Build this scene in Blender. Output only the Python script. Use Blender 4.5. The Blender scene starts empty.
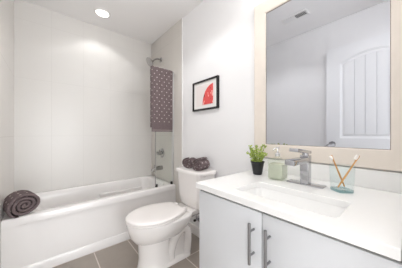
import bpy, bmesh, math, random
from mathutils import Vector, Matrix
PI = math.pi
R = math.radians
random.seed(7)
sc = bpy.context.scene
COL = sc.collection

# ------------------------------------------------------------------ camera, world, exposure
cam_data = bpy.data.cameras.new('camera')
cam_data.sensor_width = 36.0
cam_data.lens = 182.0 / 402.0 * 36.0
cam_data.clip_start = 0.02
cam = bpy.data.objects.new('camera', cam_data)
cam.location = (0, 0, 1.10)
cam.rotation_euler = (R(90), 0, R(-40.2))
COL.objects.link(cam)
sc.camera = cam

world = bpy.data.worlds.new('world')
sc.world = world
world.use_nodes = True
wbg = world.node_tree.nodes['Background']
wbg.inputs[0].default_value = (1.0, 0.985, 0.97, 1)
wbg.inputs[1].default_value = 1.6

sc.view_settings.view_transform = 'Standard'
sc.view_settings.look = 'None'
sc.view_settings.gamma = 1.0
sc.view_settings.use_curve_mapping = False
sc.view_settings.exposure = 0.42


def lamp(name, kind, loc, energy, color=(1, 1, 1), rot=(0, 0, 0), **kw):
    d = bpy.data.lights.new(name, kind)
    d.energy = energy
    d.color = color
    for k, v in kw.items():
        setattr(d, k, v)
    o = bpy.data.objects.new(name, d)
    o.location = loc
    o.rotation_euler = rot
    COL.objects.link(o)
    return o


VANITY_W, DOWN_W, HALL_W, SIDE_W, ROOM_W = 1.0, 3.4, 34.0, 4.0, 2.6
ADDED_DOWN_W = 10.0
WARM = (1.0, 0.995, 0.985)
# added fill light shining in through the doorway from the unseen hall
lamp('hall_fill', 'AREA', (0.20, -2.17, 0.90), HALL_W, (0.93, 0.97, 1.0), rot=(R(90), 0, 0), shape='RECTANGLE', size=1.5, size_y=1.4)
# second added fill from the hall's left end; no window stands there
lamp('side_fill', 'AREA', (-1.50, -1.25, 1.40), SIDE_W, (0.95, 0.98, 1.0), rot=(R(90), 0, R(-52)), shape='RECTANGLE', size=1.1, size_y=1.7)
# fill added near the ceiling, above the frame, to brighten the room
lamp('room_fill', 'POINT', (0.58, 0.15, 2.38), ROOM_W, WARM, shadow_soft_size=0.07)
sc.cycles.transparent_max_bounces = 32
sc.cycles.max_bounces = 16
sc.cycles.diffuse_bounces = 10
sc.cycles.transmission_bounces = 12

# ------------------------------------------------------------------ helpers


def lin(c):
    return tuple((x / 12.92 if x <= 0.04045 else ((x + 0.055) / 1.055) ** 2.4) for x in (v / 255 for v in c))


class NT:
    def __init__(self, m):
        self.t = m.node_tree
        self.b = self.t.nodes['Principled BSDF']

    def n(self, kind, **kw):
        x = self.t.nodes.new(kind)
        for k, v in kw.items():
            setattr(x, k, v)
        return x

    def l(self, a, b):
        self.t.links.new(a, b)

    def math(self, op, a, b=None, c=None):
        x = self.n('ShaderNodeMath', operation=op)
        for i, v in enumerate((a, b, c)):
            if v is None:
                continue
            if isinstance(v, (int, float)):
                x.inputs[i].default_value = v
            else:
                self.l(v, x.inputs[i])
        return x.outputs[0]


def mat(name, rgb, rough=0.5, metal=0.0, noise=0.0, nscale=30.0, bump=0.0, bscale=200.0, spec=0.5,
        trans=0.0, ior=1.45, coat=0.0):
    m = bpy.data.materials.new(name)
    m.use_nodes = True
    t = NT(m)
    c = lin(rgb)
    t.b.inputs['Base Color'].default_value = (*c, 1)
    t.b.inputs['Roughness'].default_value = rough
    t.b.inputs['Metallic'].default_value = metal
    t.b.inputs['Specular IOR Level'].default_value = spec
    t.b.inputs['Transmission Weight'].default_value = trans
    t.b.inputs['IOR'].default_value = ior
    t.b.inputs['Coat Weight'].default_value = coat
    if noise or bump:
        tc = t.n('ShaderNodeTexCoord')
    if noise:
        nz = t.n('ShaderNodeTexNoise')
        nz.inputs['Scale'].default_value = nscale
        nz.inputs['Detail'].default_value = 4
        t.l(tc.outputs['Object'], nz.inputs['Vector'])
        mx = t.n('ShaderNodeMix', data_type='RGBA')
        mx.inputs['A'].default_value = (*[v * (1 - noise) for v in c], 1)
        mx.inputs['B'].default_value = (*[min(1, v * (1 + noise)) for v in c], 1)
        t.l(nz.outputs['Fac'], mx.inputs['Factor'])
        t.l(mx.outputs['Result'], t.b.inputs['Base Color'])
    if bump:
        nb = t.n('ShaderNodeTexNoise')
        nb.inputs['Scale'].default_value = bscale
        nb.inputs['Detail'].default_value = 3
        t.l(tc.outputs['Object'], nb.inputs['Vector'])
        bp = t.n('ShaderNodeBump')
        bp.inputs['Strength'].default_value = bump
        bp.inputs['Distance'].default_value = 0.004
        t.l(nb.outputs['Fac'], bp.inputs['Height'])
        t.l(bp.outputs['Normal'], t.b.inputs['Normal'])
    return m


def tile_mat(name, axes, off, w, h, rgb, grout, mortar, rough, noise=0.0, nscale=6.0, bump=0.35, tilt=0.0):
    """stack-bond tile laid out in world metres on the plane of two axes"""
    m = bpy.data.materials.new(name)
    m.use_nodes = True
    t = NT(m)
    g = t.n('ShaderNodeNewGeometry')
    sp = t.n('ShaderNodeSeparateXYZ')
    t.l(g.outputs['Position'], sp.inputs[0])
    cb = t.n('ShaderNodeCombineXYZ')
    for i, a in enumerate(axes):
        t.l(t.math('SUBTRACT', sp.outputs[a], off[i] - 50 * (w, h)[i]), cb.inputs[i])
    br = t.n('ShaderNodeTexBrick')
    br.offset = 0.0
    br.squash = 1.0
    br.inputs['Scale'].default_value = 1.0
    br.inputs['Mortar Size'].default_value = mortar
    br.inputs['Mortar Smooth'].default_value = 0.1
    br.inputs['Brick Width'].default_value = w
    br.inputs['Row Height'].default_value = h
    c = lin(rgb)
    br.inputs['Color1'].default_value = (*[v * 0.996 for v in c], 1)
    br.inputs['Color2'].default_value = (*[min(1, v * 1.004) for v in c], 1)
    br.inputs['Mortar'].default_value = (*lin(grout), 1)
    t.l(cb.outputs[0], br.inputs['Vector'])
    colr = br.outputs['Color']
    if noise:
        nz = t.n('ShaderNodeTexNoise')
        nz.inputs['Scale'].default_value = nscale
        nz.inputs['Detail'].default_value = 6
        nz.inputs['Roughness'].default_value = 0.65
        t.l(g.outputs['Position'], nz.inputs['Vector'])
        k = t.math('ADD', t.math('MULTIPLY', nz.outputs['Fac'], 2 * noise), 1 - noise)
        vm = t.n('ShaderNodeVectorMath', operation='SCALE')
        t.l(colr, vm.inputs[0])
        t.l(k, vm.inputs['Scale'])
        colr = vm.outputs[0]
    t.l(colr, t.b.inputs['Base Color'])
    t.l(t.math('ADD', t.math('MULTIPLY', br.outputs['Fac'], 0.5), rough), t.b.inputs['Roughness'])
    bp = t.n('ShaderNodeBump')
    bp.inputs['Strength'].default_value = bump
    bp.inputs['Distance'].default_value = 0.002
    hgt = t.math('SUBTRACT', 1.0, br.outputs['Fac'])
    if tilt:
        nz = t.n('ShaderNodeTexNoise')
        nz.inputs['Scale'].default_value = 5.0
        t.l(g.outputs['Position'], nz.inputs['Vector'])
        hgt = t.math('ADD', hgt, t.math('MULTIPLY', nz.outputs['Fac'], tilt))
    t.l(hgt, bp.inputs['Height'])
    t.l(bp.outputs['Normal'], t.b.inputs['Normal'])
    return m


def towel_mat(name):
    """taupe terry with a staggered lattice of pale dots, on a UV map in metres"""
    m = bpy.data.materials.new(name)
    m.use_nodes = True
    t = NT(m)
    uv = t.n('ShaderNodeUVMap')
    sp = t.n('ShaderNodeSeparateXYZ')
    t.l(uv.outputs[0], sp.inputs[0])
    S, T = 0.064, 0.080

    def dots(ou, ov):
        a = t.math('SUBTRACT', t.math('FRACT', t.math('ADD', t.math('DIVIDE', sp.outputs[0], S), 20 + ou)), 0.5)
        b = t.math('SUBTRACT', t.math('FRACT', t.math('ADD', t.math('DIVIDE', sp.outputs[1], T), 20 + ov)), 0.5)
        a = t.math('MULTIPLY', a, S)
        b = t.math('MULTIPLY', b, T)
        d = t.math('ADD', t.math('ABSOLUTE', a), t.math('ABSOLUTE', b))
        return t.math('LESS_THAN', d, 0.0080)
    dd = t.math('MAXIMUM', dots(0, 0), dots(0.5, 0.5))
    dd = t.math('MULTIPLY', dd, t.math('GREATER_THAN', sp.outputs[1], 0.105))
    # plain woven hem band near the end of the towel
    band = t.math('MULTIPLY', t.math('GREATER_THAN', sp.outputs[1], 0.012), t.math('LESS_THAN', sp.outputs[1], 0.024))
    fac = t.math('MAXIMUM', dd, t.math('MULTIPLY', band, 0.3))
    nz = t.n('ShaderNodeTexNoise')
    nz.inputs['Scale'].default_value = 90
    tc = t.n('ShaderNodeTexCoord')
    t.l(tc.outputs['Object'], nz.inputs['Vector'])
    base = t.n('ShaderNodeMix', data_type='RGBA')
    base.inputs['A'].default_value = (*lin((92, 81, 82)), 1)
    base.inputs['B'].default_value = (*lin((128, 114, 115)), 1)
    t.l(nz.outputs['Fac'], base.inputs['Factor'])
    mx = t.n('ShaderNodeMix', data_type='RGBA')
    t.l(base.outputs['Result'], mx.inputs['A'])
    mx.inputs['B'].default_value = (*lin((204, 192, 190)), 1)
    t.l(fac, mx.inputs['Factor'])
    t.l(mx.outputs['Result'], t.b.inputs['Base Color'])
    t.b.inputs['Roughness'].default_value = 0.95
    t.b.inputs['Specular IOR Level'].default_value = 0.1
    bp = t.n('ShaderNodeBump')
    bp.inputs['Strength'].default_value = 0.5
    bp.inputs['Distance'].default_value = 0.004
    t.l(nz.outputs['Fac'], bp.inputs['Height'])
    t.l(bp.outputs['Normal'], t.b.inputs['Normal'])
    return m


def glass_mat(name, rgb, rough=0.0, ior=1.45):
    """thin clear glass: mostly straight-through, with a Fresnel reflection"""
    m = bpy.data.materials.new(name)
    m.use_nodes = True
    nt = m.node_tree
    nt.nodes.clear()
    out = nt.nodes.new('ShaderNodeOutputMaterial')
    tr = nt.nodes.new('ShaderNodeBsdfTransparent')
    tr.inputs[0].default_value = (*lin(rgb), 1)
    gl = nt.nodes.new('ShaderNodeBsdfGlossy')
    gl.inputs['Roughness'].default_value = rough
    fr = nt.nodes.new('ShaderNodeFresnel')
    fr.inputs['IOR'].default_value = ior
    mx = nt.nodes.new('ShaderNodeMixShader')
    ge = nt.nodes.new('ShaderNodeNewGeometry')
    fm = nt.nodes.new('ShaderNodeMath')
    fm.operation = 'MULTIPLY'
    fi = nt.nodes.new('ShaderNodeMath')
    fi.operation = 'SUBTRACT'
    fi.inputs[0].default_value = 1.0
    nt.links.new(ge.outputs['Backfacing'], fi.inputs[1])
    nt.links.new(fr.outputs[0], fm.inputs[0])
    nt.links.new(fi.outputs[0], fm.inputs[1])
    nt.links.new(fm.outputs[0], mx.inputs[0])
    nt.links.new(tr.outputs[0], mx.inputs[1])
    nt.links.new(gl.outputs[0], mx.inputs[2])
    nt.links.new(mx.outputs[0], out.inputs[0])
    return m


def add_box(bm, lo, hi, bevel=0.0, seg=2, mtx=None):
    r = bmesh.ops.create_cube(bm, size=1.0)
    vs = r['verts']
    c = [(a + b) / 2 for a, b in zip(lo, hi)]
    s = [b - a for a, b in zip(lo, hi)]
    for v in vs:
        v.co = Vector((v.co.x * s[0] + c[0], v.co.y * s[1] + c[1], v.co.z * s[2] + c[2]))
    if bevel:
        es = list({e for v in vs for e in v.link_edges})
        rb = bmesh.ops.bevel(bm, geom=es, offset=bevel, segments=seg, profile=0.5, affect='EDGES')
        vs = list({v for f in rb['faces'] for v in f.verts} | {v for v in vs if v.is_valid})
    if mtx is not None:
        for v in vs:
            v.co = mtx @ v.co
    return vs


def loft(bm, rings, cap0=True, cap1=True, closed=False):
    vr = [[bm.verts.new(p) for p in ring] for ring in rings]
    n = len(vr[0])
    pairs = list(zip(vr[:-1], vr[1:])) + ([(vr[-1], vr[0])] if closed else [])
    for a, b in pairs:
        for i in range(n):
            j = (i + 1) % n
            bm.faces.new((a[i], a[j], b[j], b[i]))
    if not closed:
        if cap0:
            bm.faces.new(list(reversed(vr[0])))
        if cap1:
            bm.faces.new(vr[-1])
    return vr


def frame_axes(d):
    d = Vector(d).normalized()
    up = Vector((0, 0, 1)) if abs(d.z) < 0.95 else Vector((1, 0, 0))
    a = d.cross(up).normalized()
    return a, d.cross(a).normalized()


def tube(bm, pts, r, n=12):
    pts = [Vector(p) for p in pts]
    rr = r if isinstance(r, (list, tuple)) else [r] * len(pts)
    rings = []
    a_prev = None
    for i, p in enumerate(pts):
        d = (pts[min(i + 1, len(pts) - 1)] - pts[max(i - 1, 0)]).normalized()
        if a_prev is None:
            a, b = frame_axes(d)
        else:
            a = (a_prev - d * a_prev.dot(d)).normalized()
            b = d.cross(a)
        a_prev = a
        rings.append([p + (a * math.cos(2 * PI * k / n) + b * math.sin(2 * PI * k / n)) * rr[i] for k in range(n)])
    loft(bm, rings)


def lathe(bm, c, axis, prof, n=32):
    """prof: list of (radius, distance along axis)"""
    c = Vector(c)
    d = Vector(axis).normalized()
    a, b = frame_axes(d)
    rings = [[c + d * h + (a * math.cos(2 * PI * k / n) + b * math.sin(2 * PI * k / n)) * max(r, 1e-4)
              for k in range(n)] for r, h in prof]
    loft(bm, rings)


def rrect(cx, cy, hx, hy, rad, z, n=6):
    """rounded rectangle ring, counter-clockwise seen from above"""
    rad = min(rad, hx - 1e-4, hy - 1e-4)
    out = []
    for qx, qy, a0 in ((1, 1, 0), (-1, 1, 90), (-1, -1, 180), (1, -1, 270)):
        for k in range(n + 1):
            a = R(a0 + 90 * k / n)
            out.append(Vector((cx + qx * (hx - rad) + rad * math.cos(a), cy + qy * (hy - rad) + rad * math.sin(a), z)))
    return out


def catmull(pts, n=8):
    pts = [Vector(p) for p in pts]
    P = [pts[0]] + pts + [pts[-1]]
    out = []
    for i in range(1, len(P) - 2):
        p0, p1, p2, p3 = P[i - 1], P[i], P[i + 1], P[i + 2]
        for k in range(n):
            t = k / n
            out.append(0.5 * ((2 * p1) + (p2 - p0) * t + (2 * p0 - 5 * p1 + 4 * p2 - p3) * t * t
                              + (3 * p1 - p0 - 3 * p2 + p3) * t ** 3))
    out.append(pts[-1])
    return out


def world_loc(o):
    v = Vector((0, 0, 0))
    while o is not None:
        v += o.location
        o = o.parent
    return v


def obj(name, bm, m, parent=None, origin=None, smooth=35, fix=True):
    """link a bmesh built in world coordinates as ONE mesh object"""
    me = bpy.data.meshes.new(name)
    if fix:
        bmesh.ops.recalc_face_normals(bm, faces=bm.faces[:])
    off = world_loc(parent) if parent is not None else Vector(origin or (0, 0, 0))
    for v in bm.verts:
        v.co -= off
    bm.to_mesh(me)
    bm.free()
    if smooth:
        me.shade_smooth()
        me.set_sharp_from_angle(angle=R(smooth))
    me.materials.append(m)
    o = bpy.data.objects.new(name, me)
    COL.objects.link(o)
    if parent is not None:
        o.parent = parent
    else:
        o.location = off
    return o


def tag(o, label, cat, group=None):
    o['label'] = label
    o['category'] = cat
    if group:
        o['group'] = group
    return o


def thing(name, label, cat, loc, group=None):
    o = bpy.data.objects.new(name, None)
    o.empty_display_size = 0.05
    o.location = loc
    COL.objects.link(o)
    return tag(o, label, cat, group)


def struct(name, bm, m, label=None, cat=None, smooth=0):
    o = obj(name, bm, m, smooth=smooth)
    o['kind'] = 'structure'
    if label:
        tag(o, label, cat)
    return o


def box_bm(lo, hi, bevel=0.0, seg=2):
    bm = bmesh.new()
    add_box(bm, lo, hi, bevel, seg)
    return bm


# ------------------------------------------------------------------ materials
M_WALL = mat('wall_paint', (240, 240, 241), 0.75, bump=0.03, bscale=160, spec=0.3)
M_CEIL = mat('ceiling_paint', (243, 242, 242), 0.85, bump=0.03, bscale=160, spec=0.2)
M_TRIM = mat('trim_paint', (238, 237, 236), 0.4)
M_DOOR = mat('door_paint', (240, 241, 243), 0.4)
M_TILE_FAR = tile_mat('far_tile_lit', (0, 2), (0.035, 0.467), 0.305, 0.61, (222, 220, 217), (217, 215, 212), 0.0022, 0.30, tilt=0.5)  # same tile as the end wall, colour lightened for the downlight
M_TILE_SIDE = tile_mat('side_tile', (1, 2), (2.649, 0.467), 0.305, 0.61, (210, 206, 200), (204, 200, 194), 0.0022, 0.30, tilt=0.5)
M_TILE_LEFT = tile_mat('alcove_tile_lit', (1, 2), (2.649, 0.467), 0.305, 0.61, (224, 221, 217), (220, 217, 213), 0.0022, 0.30, tilt=0.5)  # same tile again, lightened like the far wall's copy
M_FLOOR = tile_mat('floor_tile', (0, 1), (0.027, 1.325), 0.305, 0.61, (155, 146, 137), (210, 200, 194), 0.0042, 0.38,
                   noise=0.12, nscale=9)
M_ACRYLIC = mat('tub_acrylic', (235, 233, 232), 0.18, coat=0.3)
M_PORC = mat('porcelain', (240, 237, 235), 0.12, coat=0.5)
M_SEAT = mat('seat_plastic', (240, 236, 234), 0.25)
M_CHROME = mat('chrome', (190, 190, 193), 0.10, metal=1.0)
M_FITTING = mat('shower_chrome', (176, 174, 173), 0.12, metal=1.0)
M_NICKEL = mat('brushed_nickel', (150, 150, 152), 0.32, metal=1.0)
M_DARK = mat('dark_rubber', (52, 50, 50), 0.6)
M_CAB = mat('cabinet_white', (216, 218, 221), 0.35)
M_GAP_SHADE = mat('painted_gap_shade', (92, 88, 84), 0.6)  # dark rail colour paints in the shade of the gap under the counter
M_QUARTZ = mat('white_quartz', (239, 239, 238), 0.2, noise=0.012, nscale=60)
M_SINK = mat('sink_porcelain', (246, 246, 245), 0.15)
M_FRAME = mat('washed_wood', (228, 219, 209), 0.55, noise=0.05, nscale=14, bump=0.08, bscale=60)
M_MIRROR = mat('mirror_silver', (206, 208, 213), 0.0, metal=1.0)
M_EDGE = mat('mirror_edge', (150, 138, 126), 0.5)
M_BLACK = mat('black_frame', (28, 27, 28), 0.4)
M_MAT = mat('mat_board', (240, 238, 236), 0.85)
M_TOWEL = towel_mat('dotted_terry')
M_SEAL = mat('grey_seal', (150, 148, 146), 0.4)
M_GLASS = glass_mat('screen_glass', (251, 253, 252), ior=1.3)
M_POT = mat('black_pot', (36, 36, 38), 0.45)
M_SOIL = mat('soil', (58, 46, 38), 0.95)
M_LEAF = mat('leaf_green', (170, 188, 92), 0.5, noise=0.35, nscale=60)
M_STEM = mat('stem_green', (96, 120, 50), 0.6)
M_BAMBOO = mat('bamboo', (214, 160, 96), 0.5, noise=0.1, nscale=40)
M_BRISTLE = mat('bristles', (244, 240, 234), 0.8)

# ------------------------------------------------------------------ room shell
XW, XL, YF, YB, ZC = 1.242, -0.263, 2.649, -0.02, 2.49     # painted right wall, left wall, far wall, door wall, ceiling
struct('floor', box_bm((-1.6, -2.4, -0.08), (1.5, YF + 0.12, 0.0)), M_FLOOR)
struct('ceiling', box_bm((-1.6, -2.4, ZC), (1.5, YF + 0.12, ZC + 0.08)), M_CEIL)
struct('wall_right', box_bm((XW, YB - 0.12, 0), (XW + 0.12, YF + 0.12, ZC)), M_WALL)
struct('wall_left', box_bm((XL - 0.12, YB - 0.12, 0), (XL, YF + 0.12, ZC)), M_WALL)
struct('wall_far', box_bm((XL, YF, 0), (XW, YF + 0.12, ZC)), M_TILE_FAR)
# door wall with the open doorway the camera looks in from
bm = bmesh.new()
add_box(bm, (0.62, YB - 0.12, 0), (XW, YB, ZC))
add_box(bm, (XL, YB - 0.12, 2.16), (0.62, YB, ZC))
struct('wall_back', bm, M_WALL)
# hall outside the doorway, open at the sides
bm = bmesh.new()
for lo, hi in (((-1.6, 0), (-0.57, ZC)), ((0.97, 0), (1.5, ZC)), ((-0.57, 0), (0.97, 0.14)), ((-0.57, 1.66), (0.97, ZC))):
    add_box(bm, (lo[0], -2.4, lo[1]), (hi[0], -2.28, hi[1]))
struct('wall_hall', bm, M_WALL)
bm = bmesh.new()  # hall window frame invented to go with the added fill light
for lo, hi in (((-0.57, 0.14), (-0.53, 1.66)), ((0.93, 0.14), (0.97, 1.66)), ((-0.53, 0.14), (0.93, 0.18)), ((-0.53, 1.62), (0.93, 1.66))):
    add_box(bm, (lo[0], -2.36, lo[1]), (hi[0], -2.20, hi[1]))
struct('added_window', bm, M_TRIM)
# tiled surrounds at both ends of the tub
bm = box_bm((XW - 0.010, 1.813, 0.0), (XW, YF, ZC), 0.003, 2)
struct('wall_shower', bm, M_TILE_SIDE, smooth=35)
bm = box_bm((XL, 1.813, 0.0), (XL + 0.004, YF, ZC), 0.001, 1)
struct('wall_alcove', bm, M_TILE_LEFT, smooth=35)
# white edge trim where the tile meets the paint
struct('trim_2', box_bm((XW - 0.012, 1.807, 0.0), (XW, 1.8135, ZC), 0.002, 2), M_TRIM, smooth=35)
# baseboards
def baseboard(name, lo, hi, axis):
    bm = bmesh.new()
    add_box(bm, lo, hi, 0.003, 2)
    struct(name, bm, M_TRIM)
baseboard('baseboard_right', (XW - 0.014, 0.86, 0), (XW, 1.8065, 0.10), 1)
baseboard('baseboard_left', (XL, 0.80, 0), (XL + 0.014, 1.808, 0.10), 1)
# doorway trim
bm = bmesh.new()
add_box(bm, (0.60, YB - 0.14, 0), (0.622, YB + 0.002, 2.16))
struct('trim_1', bm, M_TRIM)

# ------------------------------------------------------------------ bathtub
TX0, TX1, TY0, TY1, RIM = XL + 0.004, XW - 0.010, 1.947, YF, 0.467
tub = thing('bathtub', 'white alcove bathtub with a smooth apron along the tiled far wall', 'bathtub', ((TX0 + TX1) / 2, TY0, 0))
cx, cy = (TX0 + TX1) / 2, (TY0 + TY1) / 2
hx, hy = (TX1 - TX0) / 2 - 0.0005, (TY1 - TY0) / 2 - 0.0005
ix0, ix1, iy0, iy1 = TX0 + 0.10, TX1 - 0.085, TY0 + 0.085, TY1 - 0.045     # basin opening


def tring(g, z, rad):
    """basin ring shrunk by g=(left,right,front,back)"""
    a0, a1, b0, b1 = ix0 + g[0], ix1 - g[1], iy0 + g[2], iy1 - g[3]
    return rrect((a0 + a1) / 2, (b0 + b1) / 2, (a1 - a0) / 2, (b1 - b0) / 2, rad, z, 8)


bm = bmesh.new()
rings = [rrect(cx, cy, hx, hy, 0.004, RIM - 0.060, 8),
         rrect(cx, cy, hx, hy, 0.006, RIM - 0.010, 8),
         rrect(cx, cy, hx - 0.003, hy - 0.003, 0.010, RIM - 0.003, 8),
         rrect(cx, cy, hx - 0.010, hy - 0.010, 0.014, RIM, 8),
         tring((-0.012,) * 4, RIM, 0.11),
         tring((-0.004,) * 4, RIM - 0.003, 0.105),
         tring((0.003, 0.002, 0.002, 0.002), RIM - 0.012, 0.10),
         tring((0.03, 0.012, 0.012, 0.010), RIM - 0.06, 0.10),
         tring((0.12, 0.03, 0.03, 0.028), 0.26, 0.11),
         tring((0.22, 0.05, 0.05, 0.05), 0.14, 0.12),
         tring((0.27, 0.08, 0.08, 0.08), 0.105, 0.12),
         tring((0.33, 0.14, 0.13, 0.13), 0.095, 0.10)]
loft(bm, rings, cap0=False)
obj('basin', bm, M_ACRYLIC, tub, smooth=50)
# apron: recessed face, its end returns and the flared kick strip along the floor
bm = bmesh.new()
xs = [TX0 + 0.001 + (TX1 - TX0 - 0.002) * k / 60 for k in range(61)]
zs = [0.004, 0.05, 0.086, 0.10, 0.14, 0.20, 0.28, 0.36, 0.395, RIM - 0.0665, RIM - 0.0635, RIM - 0.0605, RIM - 0.057]


def smooth01(t):
    t = max(0.0, min(1.0, t))
    return t * t * (3 - 2 * t)


def recess(x, z):
    side = smooth01((x - TX0 - 0.085) / 0.10) * smooth01((TX1 - 0.02 - x) / 0.02)
    up = 1.0 if z < RIM - 0.065 else 0.0
    return 0.013 * side * up * smooth01((z - 0.10) / 0.25)


for xa, xb in zip(xs[:-1], xs[1:]):
    for za, zb_ in zip(zs[:-1], zs[1:]):
        bm.faces.new([bm.verts.new((x, TY0 + 0.0012 + recess(x, z), z)) for x, z in ((xa, za), (xb, za), (xb, zb_), (xa, zb_))])
bmesh.ops.remove_doubles(bm, verts=bm.verts[:], dist=0.0002)
back = [bm.verts.new((x, TY0 + 0.05, z)) for x, z in ((xs[0], zs[0]), (xs[-1], zs[0]), (xs[-1], zs[-1]), (xs[0], zs[-1]))]
bm.faces.new(back)
obj('apron', bm, M_ACRYLIC, tub)
bm = bmesh.new()
prof = [(0.030, 0.002), (-0.012, 0.002), (-0.012, 0.066), (-0.006, 0.078), (0.030, 0.086)]
loft(bm, [[Vector((x, TY0 + p, z)) for p, z in prof] for x in (TX0 + 0.001, TX1 - 0.001)])
obj('skirt', bm, M_ACRYLIC, tub)
# armrest moulded on the far inside wall
bm = bmesh.new()
arm = []
for k in range(15):
    x = 0.50 + (1.06 - 0.50) * k / 14
    e = min(1, k / 2.0, (14 - k) / 2.0)
    d = 0.012 + 0.045 * math.sqrt(max(e, 0))
    yb = iy1 - 0.008
    arm.append([Vector((x, yb, 0.348)), Vector((x, yb - d * 0.7, 0.350)), Vector((x, yb - d, 0.343)),
                Vector((x, yb - d * 1.02, 0.330)), Vector((x, yb - d * 0.8, 0.29)), Vector((x, yb - 0.02, 0.22))])
loft(bm, arm)
obj('armrest', bm, M_ACRYLIC, tub, smooth=50)
bm = bmesh.new()
lathe(bm, (TX1 - 0.30, cy, 0.0935), (0, 0, 1), [(0.001, 0), (0.034, 0), (0.036, 0.003), (0.030, 0.006), (0.001, 0.006)])
obj('drain', bm, M_CHROME, tub)

# ------------------------------------------------------------------ shower fittings
XT = XW - 0.010                       # tile face
sh = thing('overhead_shower', 'chrome shower head on a bent arm high on the tiled end wall', 'shower head', (XT, 2.336, 2.149))
bm = bmesh.new()
lathe(bm, (XT, 2.336, 2.149), (-1, 0, 0), [(0.001, 0), (0.034, 0), (0.034, 0.004), (0.026, 0.012), (0.012, 0.016), (0.001, 0.016)])
obj('flange', bm, M_FITTING, sh)
bm = bmesh.new()
tube(bm, catmull([(XT - 0.005, 2.336, 2.149), (XT - 0.05, 2.336, 2.150), (XT - 0.09, 2.336, 2.135), (XT - 0.135, 2.336, 2.098)], 6), 0.011)
obj('arm', bm, M_FITTING, sh)
bm = bmesh.new()
hd = Vector((-0.82, 0, -0.57)).normalized()
h0 = Vector((XT - 0.130, 2.336, 2.102))
lathe(bm, h0, hd, [(0.001, -0.012), (0.016, -0.010), (0.018, 0.004), (0.016, 0.014), (0.030, 0.022), (0.062, 0.040), (0.066, 0.052), (0.060, 0.056), (0.001, 0.056)])
obj('spray_head', bm, M_FITTING, sh)

va = thing('shower_valve', 'chrome round shower valve with a lever handle on the tiled end wall', 'shower valve', (XT, 2.307, 0.833))
bm = bmesh.new()
lathe(bm, (XT, 2.307, 0.833), (-1, 0, 0), [(0.001, 0), (0.066, 0), (0.066, 0.004), (0.058, 0.010), (0.030, 0.012), (0.026, 0.040), (0.001, 0.040)])
obj('escutcheon', bm, M_FITTING, va)
bm = bmesh.new()
lathe(bm, (XT - 0.040, 2.307, 0.833), (-1, 0, 0), [(0.001, 0), (0.024, 0), (0.026, 0.02), (0.022, 0.034), (0.001, 0.036)])
tube(bm, [(XT - 0.058, 2.307, 0.833), (XT - 0.066, 2.27, 0.860), (XT - 0.074, 2.235, 0.885)], [0.010, 0.008, 0.007])
obj('lever_handle', bm, M_FITTING, va)

sp = thing('tub_spout', 'chrome tub spout low on the tiled end wall above the tub rim', 'tub spout', (XT, 2.307, 0.624))
bm = bmesh.new()
tube(bm, catmull([(XT, 2.307, 0.628), (XT - 0.06, 2.307, 0.628), (XT - 0.115, 2.307, 0.620), (XT - 0.145, 2.307, 0.592)], 6),
     [0.030] * 6 + [0.028] * 7 + [0.026] * 6, 16)
obj('spout_body', bm, M_FITTING, sp)
bm = bmesh.new()
lathe(bm, (XT - 0.112, 2.307, 0.646), (0, 0, 1), [(0.001, 0), (0.006, 0), (0.006, 0.018), (0.011, 0.022), (0.010, 0.030), (0.001, 0.032)], 16)
obj('diverter_knob', bm, M_FITTING, sp)

# glass bath screen
GY = 2.0
gx0, gx1 = 0.978, XT - 0.016
gs = thing('bath_screen', 'narrow clear glass bath screen standing on the tub rim under a hanging towel', 'glass screen', (gx1, GY, RIM))
bm = box_bm((gx0 + 0.006, GY - 0.004, RIM + 0.014), (gx1, GY + 0.004, 1.873), 0.001, 1)
obj('glass_pane', bm, M_GLASS, gs)
bm = box_bm((XT - 0.022, GY - 0.014, RIM + 0.004), (XT - 0.001, GY + 0.014, 1.89), 0.003, 2)
obj('wall_profile', bm, mat('pale_aluminium', (206, 206, 205), 0.35, metal=0.5), gs)
bm = box_bm((gx0, GY - 0.006, RIM + 0.014), (gx0 + 0.008, GY + 0.006, 1.873), 0.002, 1)
obj('edge_seal', bm, M_SEAL, gs)
for x in (gx0 + 0.016, gx1 - 0.012):
    obj('foot_clamp', box_bm((x - 0.013, GY - 0.012, RIM + 0.0005), (x + 0.013, GY + 0.012, RIM + 0.034), 0.003, 2), M_DARK, gs)


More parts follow.
